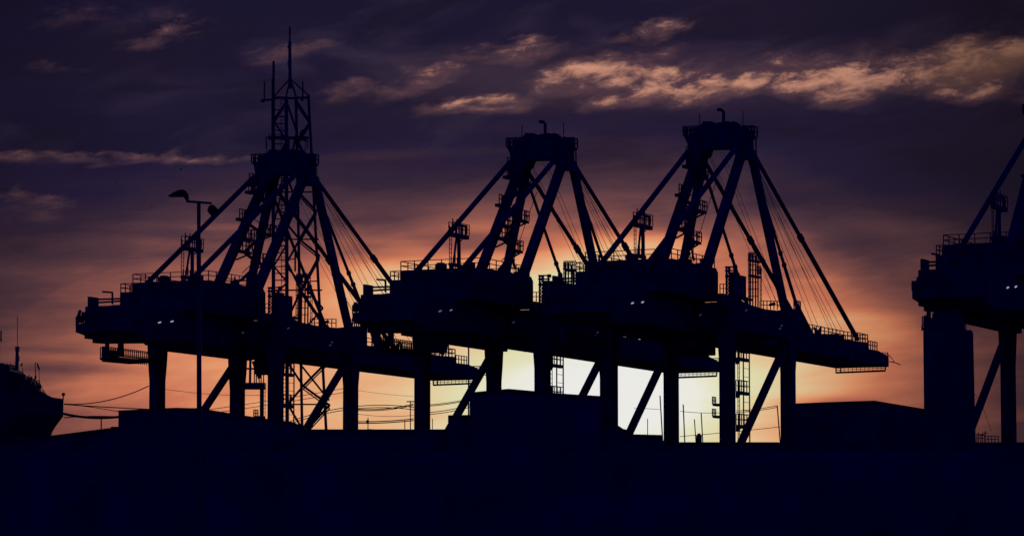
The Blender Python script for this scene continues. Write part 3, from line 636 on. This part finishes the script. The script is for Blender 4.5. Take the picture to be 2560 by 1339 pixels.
# ------------------------------------------------------------------ poles and overhead lines
def pole(x, ytop, ybot, Y, label, cross=0, blob=0, r=.05, xb=None, group='thin poles behind the sheds'):
    t = at(x, ytop, Y); b = at(xb or x, ybot, Y); mb = MB()
    e = (b[0] + (b[0] - t[0]) * (b[2]) / max(.1, t[2] - b[2]), -b[1], 0)
    root = thing('utility_pole', label, 'pole', (e[0], Y, 0), 0, group)
    L = lambda p: (p[0] - e[0], 0, p[2])
    mb.tube([(0, 0, 0), L(t)], r * 1.15, 7, r); mb.build('shaft', STEEL, root)
    if cross: m2 = MB(); c = at(x, cross, Y); m2.beam((c[0] - e[0] - .38, 0, c[2]), (c[0] - e[0] + .38, 0, c[2]), .1); m2.build('crossarm', STEEL, root)
    if blob: m2 = MB(); c = at(x - 1, blob, Y); m2.box((c[0] - e[0] - .13, -.12, c[2] - .2), (c[0] - e[0] + .13, .12, c[2] + .15)); m2.build('junction_box', STEEL, root)
YP = 352
pole(253, 1042, 1078, 330, 'thin post holding the heavy lines beside the moored ship', r=.06)
pole(1026, 1001, 1080, YP, 'pole with a crossarm just left of the second crane', cross=1003)
pole(1012, 1050, 1080, YP, 'short thin pole left of the crossarm pole', r=.045)
pole(920, 1043, 1080, YP, 'short pole with a small box half way up, right of the leftmost crane', blob=1053, r=.045)
pole(1081, 1045, 1080, YP, 'short thin pole at the foot of the slanted brace of the second crane', r=.04)
pole(1171.5, 850, 1010, 350, 'very tall thin pole at the left wall of the big hall', r=.075)
pole(1619, 1046, 1090, YP, 'short thin pole in the bright gap right of the slanted brace', r=.04)
pole(1650, 988, 1090, YP, 'tall leaning pole beside the leg at the bright gap', xb=1656, r=.06)
pole(1708, 1010, 1106, YP, 'tall leaning pole, leftmost in the pale gap above the quay shed', xb=1712, r=.06)
pole(1736, 1047, 1106, YP, 'shortest leaning pole in the middle of the pale gap', xb=1740, r=.05)
pole(1753, 1031, 1106, YP, 'leaning pole that carries the wire in the pale gap', xb=1757, r=.055)
pole(1943, 1013, 1110, YP, 'leaning pole with a wire in the orange gap by the last third-crane leg', xb=1951, r=.06)
mb = MB(); a = at(1742, 1108, 304); b = at(1755, 1086, 304); mb.box((a[0], -305, a[2]), (b[0], -304.4, b[2])); mb.box((a[0] + .1, -304.9, b[2]), (b[0] - .1, -304.5, b[2] + .15))
tag(mb.build('vent_stack', STEEL), 'stubby vent stack on the quay shed roof in the pale gap', 'vent')
def line(pts, Y, r, label, strands=1, gap=3):
    mb = MB()
    for s in range(strands):
        a, b, c = [(x, y + s * gap) for x, y in pts]; P = []
        for i in range(15):
            t = i / 14; x = a[0] + (c[0] - a[0]) * t
            # parabola through the three sight lines
            tb = (b[0] - a[0]) / (c[0] - a[0]); yb = b[1] - (a[1] + (c[1] - a[1]) * tb); y = a[1] + (c[1] - a[1]) * t + yb * (t * (1 - t)) / (tb * (1 - tb))
            q = at(x, y, Y); P.append((q[0], -q[1], q[2]))
        mb.tube(P, r, 5)
    tag(mb.build('overhead_line', ROPE), label, 'cable', 'overhead lines and mooring ropes')
line([(160, 1009), (255, 1003), (372, 964)], 345, .05, 'mooring rope curving up from the ship to the first crane leg')
line([(160, 1010), (270, 1017), (372, 1022)], 345, .05, 'nearly level rope from the ship toward the first leg')
line([(160, 1010), (230, 1017), (296, 1028)], 345, .035, 'slack rope from the ship to the warehouse eaves')
line([(158, 1032), (215, 1041), (296, 1040)], 330, .07, 'heavy line from the hull to the thin post', 2, 2.5)
line([(160, 1043), (215, 1040), (296, 1041)], 332, .05, 'heavy lower line rising slightly from the hull')
line([(412, 972), (520, 984), (660, 987)], 470, .03, 'faint high line behind the first pair of legs')
line([(420, 1036), (600, 1012), (860, 970)], 470, .04, 'thin line rising to the right behind the warehouse ridge', 2, 10)
line([(700, 1062), (800, 1030), (1040, 1018)], 470, .055, 'line rising to the right through the lattice mast foot', 2, 6)
line([(895, 1022), (960, 1021), (1034, 1009)], 470, .06, 'dark line sagging between two legs, right of the lattice mast', 2, 3)
line([(895, 1053), (960, 1052), (1034, 1046)], 470, .07, 'lowest dark line sagging between the two legs', 2, 4)
line([(895, 1034), (970, 1040), (1034, 1037)], 470, .03, 'thin slack line between the two dark lines')
line([(895, 975), (970, 985), (1034, 990)], 470, .02, 'faint highest line between the two legs')
line([(1074, 1011), (1120, 1006), (1174, 996)], 470, .05, 'upper brown line left of the big hall', 2, 3)
line([(1074, 1030), (1120, 1024), (1174, 1012)], 470, .05, 'lower brown line left of the big hall', 2, 5)
line([(1585, 1019), (1625, 1021), (1650, 1023)], 470, .03, 'short thin line in the bright gap beside the leaning pole')
line([(1700, 1027), (1750, 1031), (1802, 1031)], 470, .035, 'level thin line across the pale gap')
line([(1700, 1090), (1760, 1085), (1950, 1066)], 470, .04, 'low line rising to the right behind the third crane')
line([(1840, 1026), (1890, 1022), (1943, 1013)], 470, .045, 'line leading to the top of the leaning pole beside the last leg', 2, 4)
line([(2438, 985), (2462, 1030), (2478, 1078)], 345, .02, 'thin slanted wire beside the brace of the cut off crane')
# ------------------------------------------------------------------ mesh tower between the legs of the first crane
def small_tower():
    Y0 = 452; c = at(638, 1200, Y0); root = thing('platform_tower', 'open steel platform tower between the middle legs of the leftmost crane', 'platform tower', (c[0], c[1], 0))
    q = lambda x, y: (at(x, y, Y0)[0] - c[0], 0, at(x, y, Y0)[2])
    for x in (626, 655):
        m = MB(); a = q(x, 895 if x == 626 else 968); m.beam((a[0], 0, 0), a, .2 if x == 626 else .5); 
        if x == 626: m = MB(); m.beam(q(625, 960), q(626, 895), .3)
        m.build('post', STEEL, root)
    m = MB(); m.box(addv(q(609, 972), (0, -1, 0)), addv(q(664, 957), (0, 1, 0))); m.build('deck', STEEL, root)
    m = MB()
    for x, y in ((636, 918), (641, 925), (648, 935), (653, 937), (659, 937)): m.beam(q(x, 958), q(x, y), .14)
    m.beam(q(616, 921), q(645, 921), .22); m.ladder(q(659, 1050), q(659, 970), .4, .5); m.beam(q(634, 902), q(650, 945), .5); m.build('railing', STEEL, root)
small_tower()
# ------------------------------------------------------------------ moored ship at the left
def ship():
    Y0 = 315; c = at(60, 1200, Y0); root = thing('moored_ship', 'dark moored ship cut off by the left edge, its raked bow pointing right', 'ship', (c[0], c[1], 0))
    q = lambda x, y, d=0: (at(x, y, Y0)[0] - c[0], d, at(x, y, Y0)[2])
    out = [(-260, 985), (60, 985), (128, 992), (157, 996), (159, 1000), (158, 1040), (140, 1064), (131, 1078), (127, 1092), (122, 1130), (104, 1339), (-260, 1339)]
    n = len(out); m = MB()
    rows = []
    for d, kx in ((-6.5, .0), (-5, .5), (0, 1), (5, .5), (6.5, 0)):
        rows.append(m.V([(q(x, y)[0] - (0 if x < 0 else (1 - kx) * 3.0), d, max(0, q(x, y)[2])) for x, y in out]))
    for a, b in zip(rows, rows[1:]):
        for i in range(n): m.f.append([a + i, a + (i + 1) % n, b + (i + 1) % n, b + i])
    m.f.append([rows[0] + i for i in range(n)]); m.f.append([rows[-1] + i for i in reversed(range(n))])
    m.build('hull', HULL, root)
    m = MB()
    for pts, d in (([(-260, 905), (-40, 905), (0, 914), (42, 922), (44, 990), (-260, 990)], 4.5), ([(40, 934), (56, 938), (78, 944), (80, 990), (40, 990)], 4), ([(78, 953), (90, 955), (90, 990), (78, 990)], 3.4), ([(88, 972), (98, 974), (110, 984), (126, 990), (88, 992)], 2.5)):
        m.prism([(q(x, y)[0], q(x, y)[2]) for x, y in pts], -d, d)
    m.build('superstructure', HULL, root)
    m = MB(); m.tube([q(42, 925), q(43, 868)], .17, 8, .13); m.box(addv(q(39, 878), (0, -.3, 0)), addv(q(48, 866), (0, .3, 0))); m.box(addv(q(40, 902), (0, -.25, 0)), addv(q(48, 888), (0, .25, 0)))
    m.beam(q(52, 915), q(56, 908), .12); m.beam(q(57, 935), q(57, 918), .06); m.build('mast', STEEL, root)
    m = MB(); m.tube([q(43.5, 868), q(43.5, 790)], .03, 5); m.build('antenna', STEEL, root)
    m = MB(); m.tube([q(88.5, 950), q(88.5, 905)], .04, 5); m.beam(q(86, 951), q(90, 938), .15); m.build('flagstaff', STEEL, root)
    m = MB(); m.prism([(q(x, y)[0], q(x, y)[2]) for x, y in ((93, 906), (96, 910), (100, 922), (98, 927), (94, 918), (92, 909))], -.02, .02); m.tube([q(92, 906), q(98, 928), q(99, 955)], .02, 4); m.build('flag', RUB, root)
    m = MB(); m.tube([q(158, 999), q(158, 988)], .06, 6); m.ball(q(158.5, 985), .16); m.build('bow_light', STEEL, root)
    m = MB(); m.rail(q(98, 962), q(92, 962), .4, .3); m.ball(q(97, 966), .26); m.tube([q(104, 972), q(118, 988)], .03, 4); m.tube([q(99, 955), q(114, 985)], .02, 4); m.build('winch', STEEL, root)
    m = MB(); rr = random.Random(3)
    for k in range(15): x = -4 + k * 3; y = 913 + k * .7; m.beam(q(x, y + 3), q(x, y - rr.uniform(4, 13)), .08)
    m.beam(q(-4, 908), q(40, 914), .08); m.box(addv(q(57, 945), (0, 0, 0)), addv(q(64, 935), (0, .4, 0))); m.beam(q(73, 945), q(73, 936), .1); m.beam(q(79, 950), q(79, 940), .15); m.build('deck_railing', STEEL, root)
    m = MB(); m.beam(q(-4, 851), q(5, 851), .09); m.tube([q(2.5, 851), q(2.5, 826)], .07, 6); m.tube([q(-2, 915), q(-2, 851)], .07, 6); m.build('antenna', STEEL, root)
ship()
# ------------------------------------------------------------------ birds
for i, (x, y, lab) in enumerate(((452, 424, 'small dark bird in flight, nearest to the apex of the leftmost crane'), (292, 457, 'tiny bird in flight in the open sky at upper left'), (380, 518, 'tiny bird in flight just left of the street lamp heads'))):
    c = at(x, y, 420); m = MB(); k = .16 if i == 0 else .1
    m.tube([(-k * 1.4, 0, 0), (-k, 0, .02), (k * .8, 0, .03), (k * 1.6, 0, 0)], k * .35, 6, k * .2)
    for s in (-1, 1):
        b = m.V([(-k * .4, 0, .02), (k * .5, 0, .02), (k * .2, s * k * 1.6, k * .7), (-k * .5, s * k * 3, k * .3), (-k * .6, s * k * 1.5, k * .6)]); m.f.append([b, b + 1, b + 2, b + 3, b + 4])
    o = m.build('bird', BIRDM); o.location = c; o.rotation_euler = (0, 0, .7 * i + .4); tag(o, lab, 'bird', 'birds in the sky')
# ------------------------------------------------------------------ ground and water
def sheet(name, x0, x1, y0, y1, z, m):
    mb = MB(); k = mb.V([(x0, -y0, z), (x1, -y0, z), (x1, -y1, z), (x0, -y1, z)]); mb.f.append([k, k + 1, k + 2, k + 3]); return tag(mb.build(name, m), kind='structure')
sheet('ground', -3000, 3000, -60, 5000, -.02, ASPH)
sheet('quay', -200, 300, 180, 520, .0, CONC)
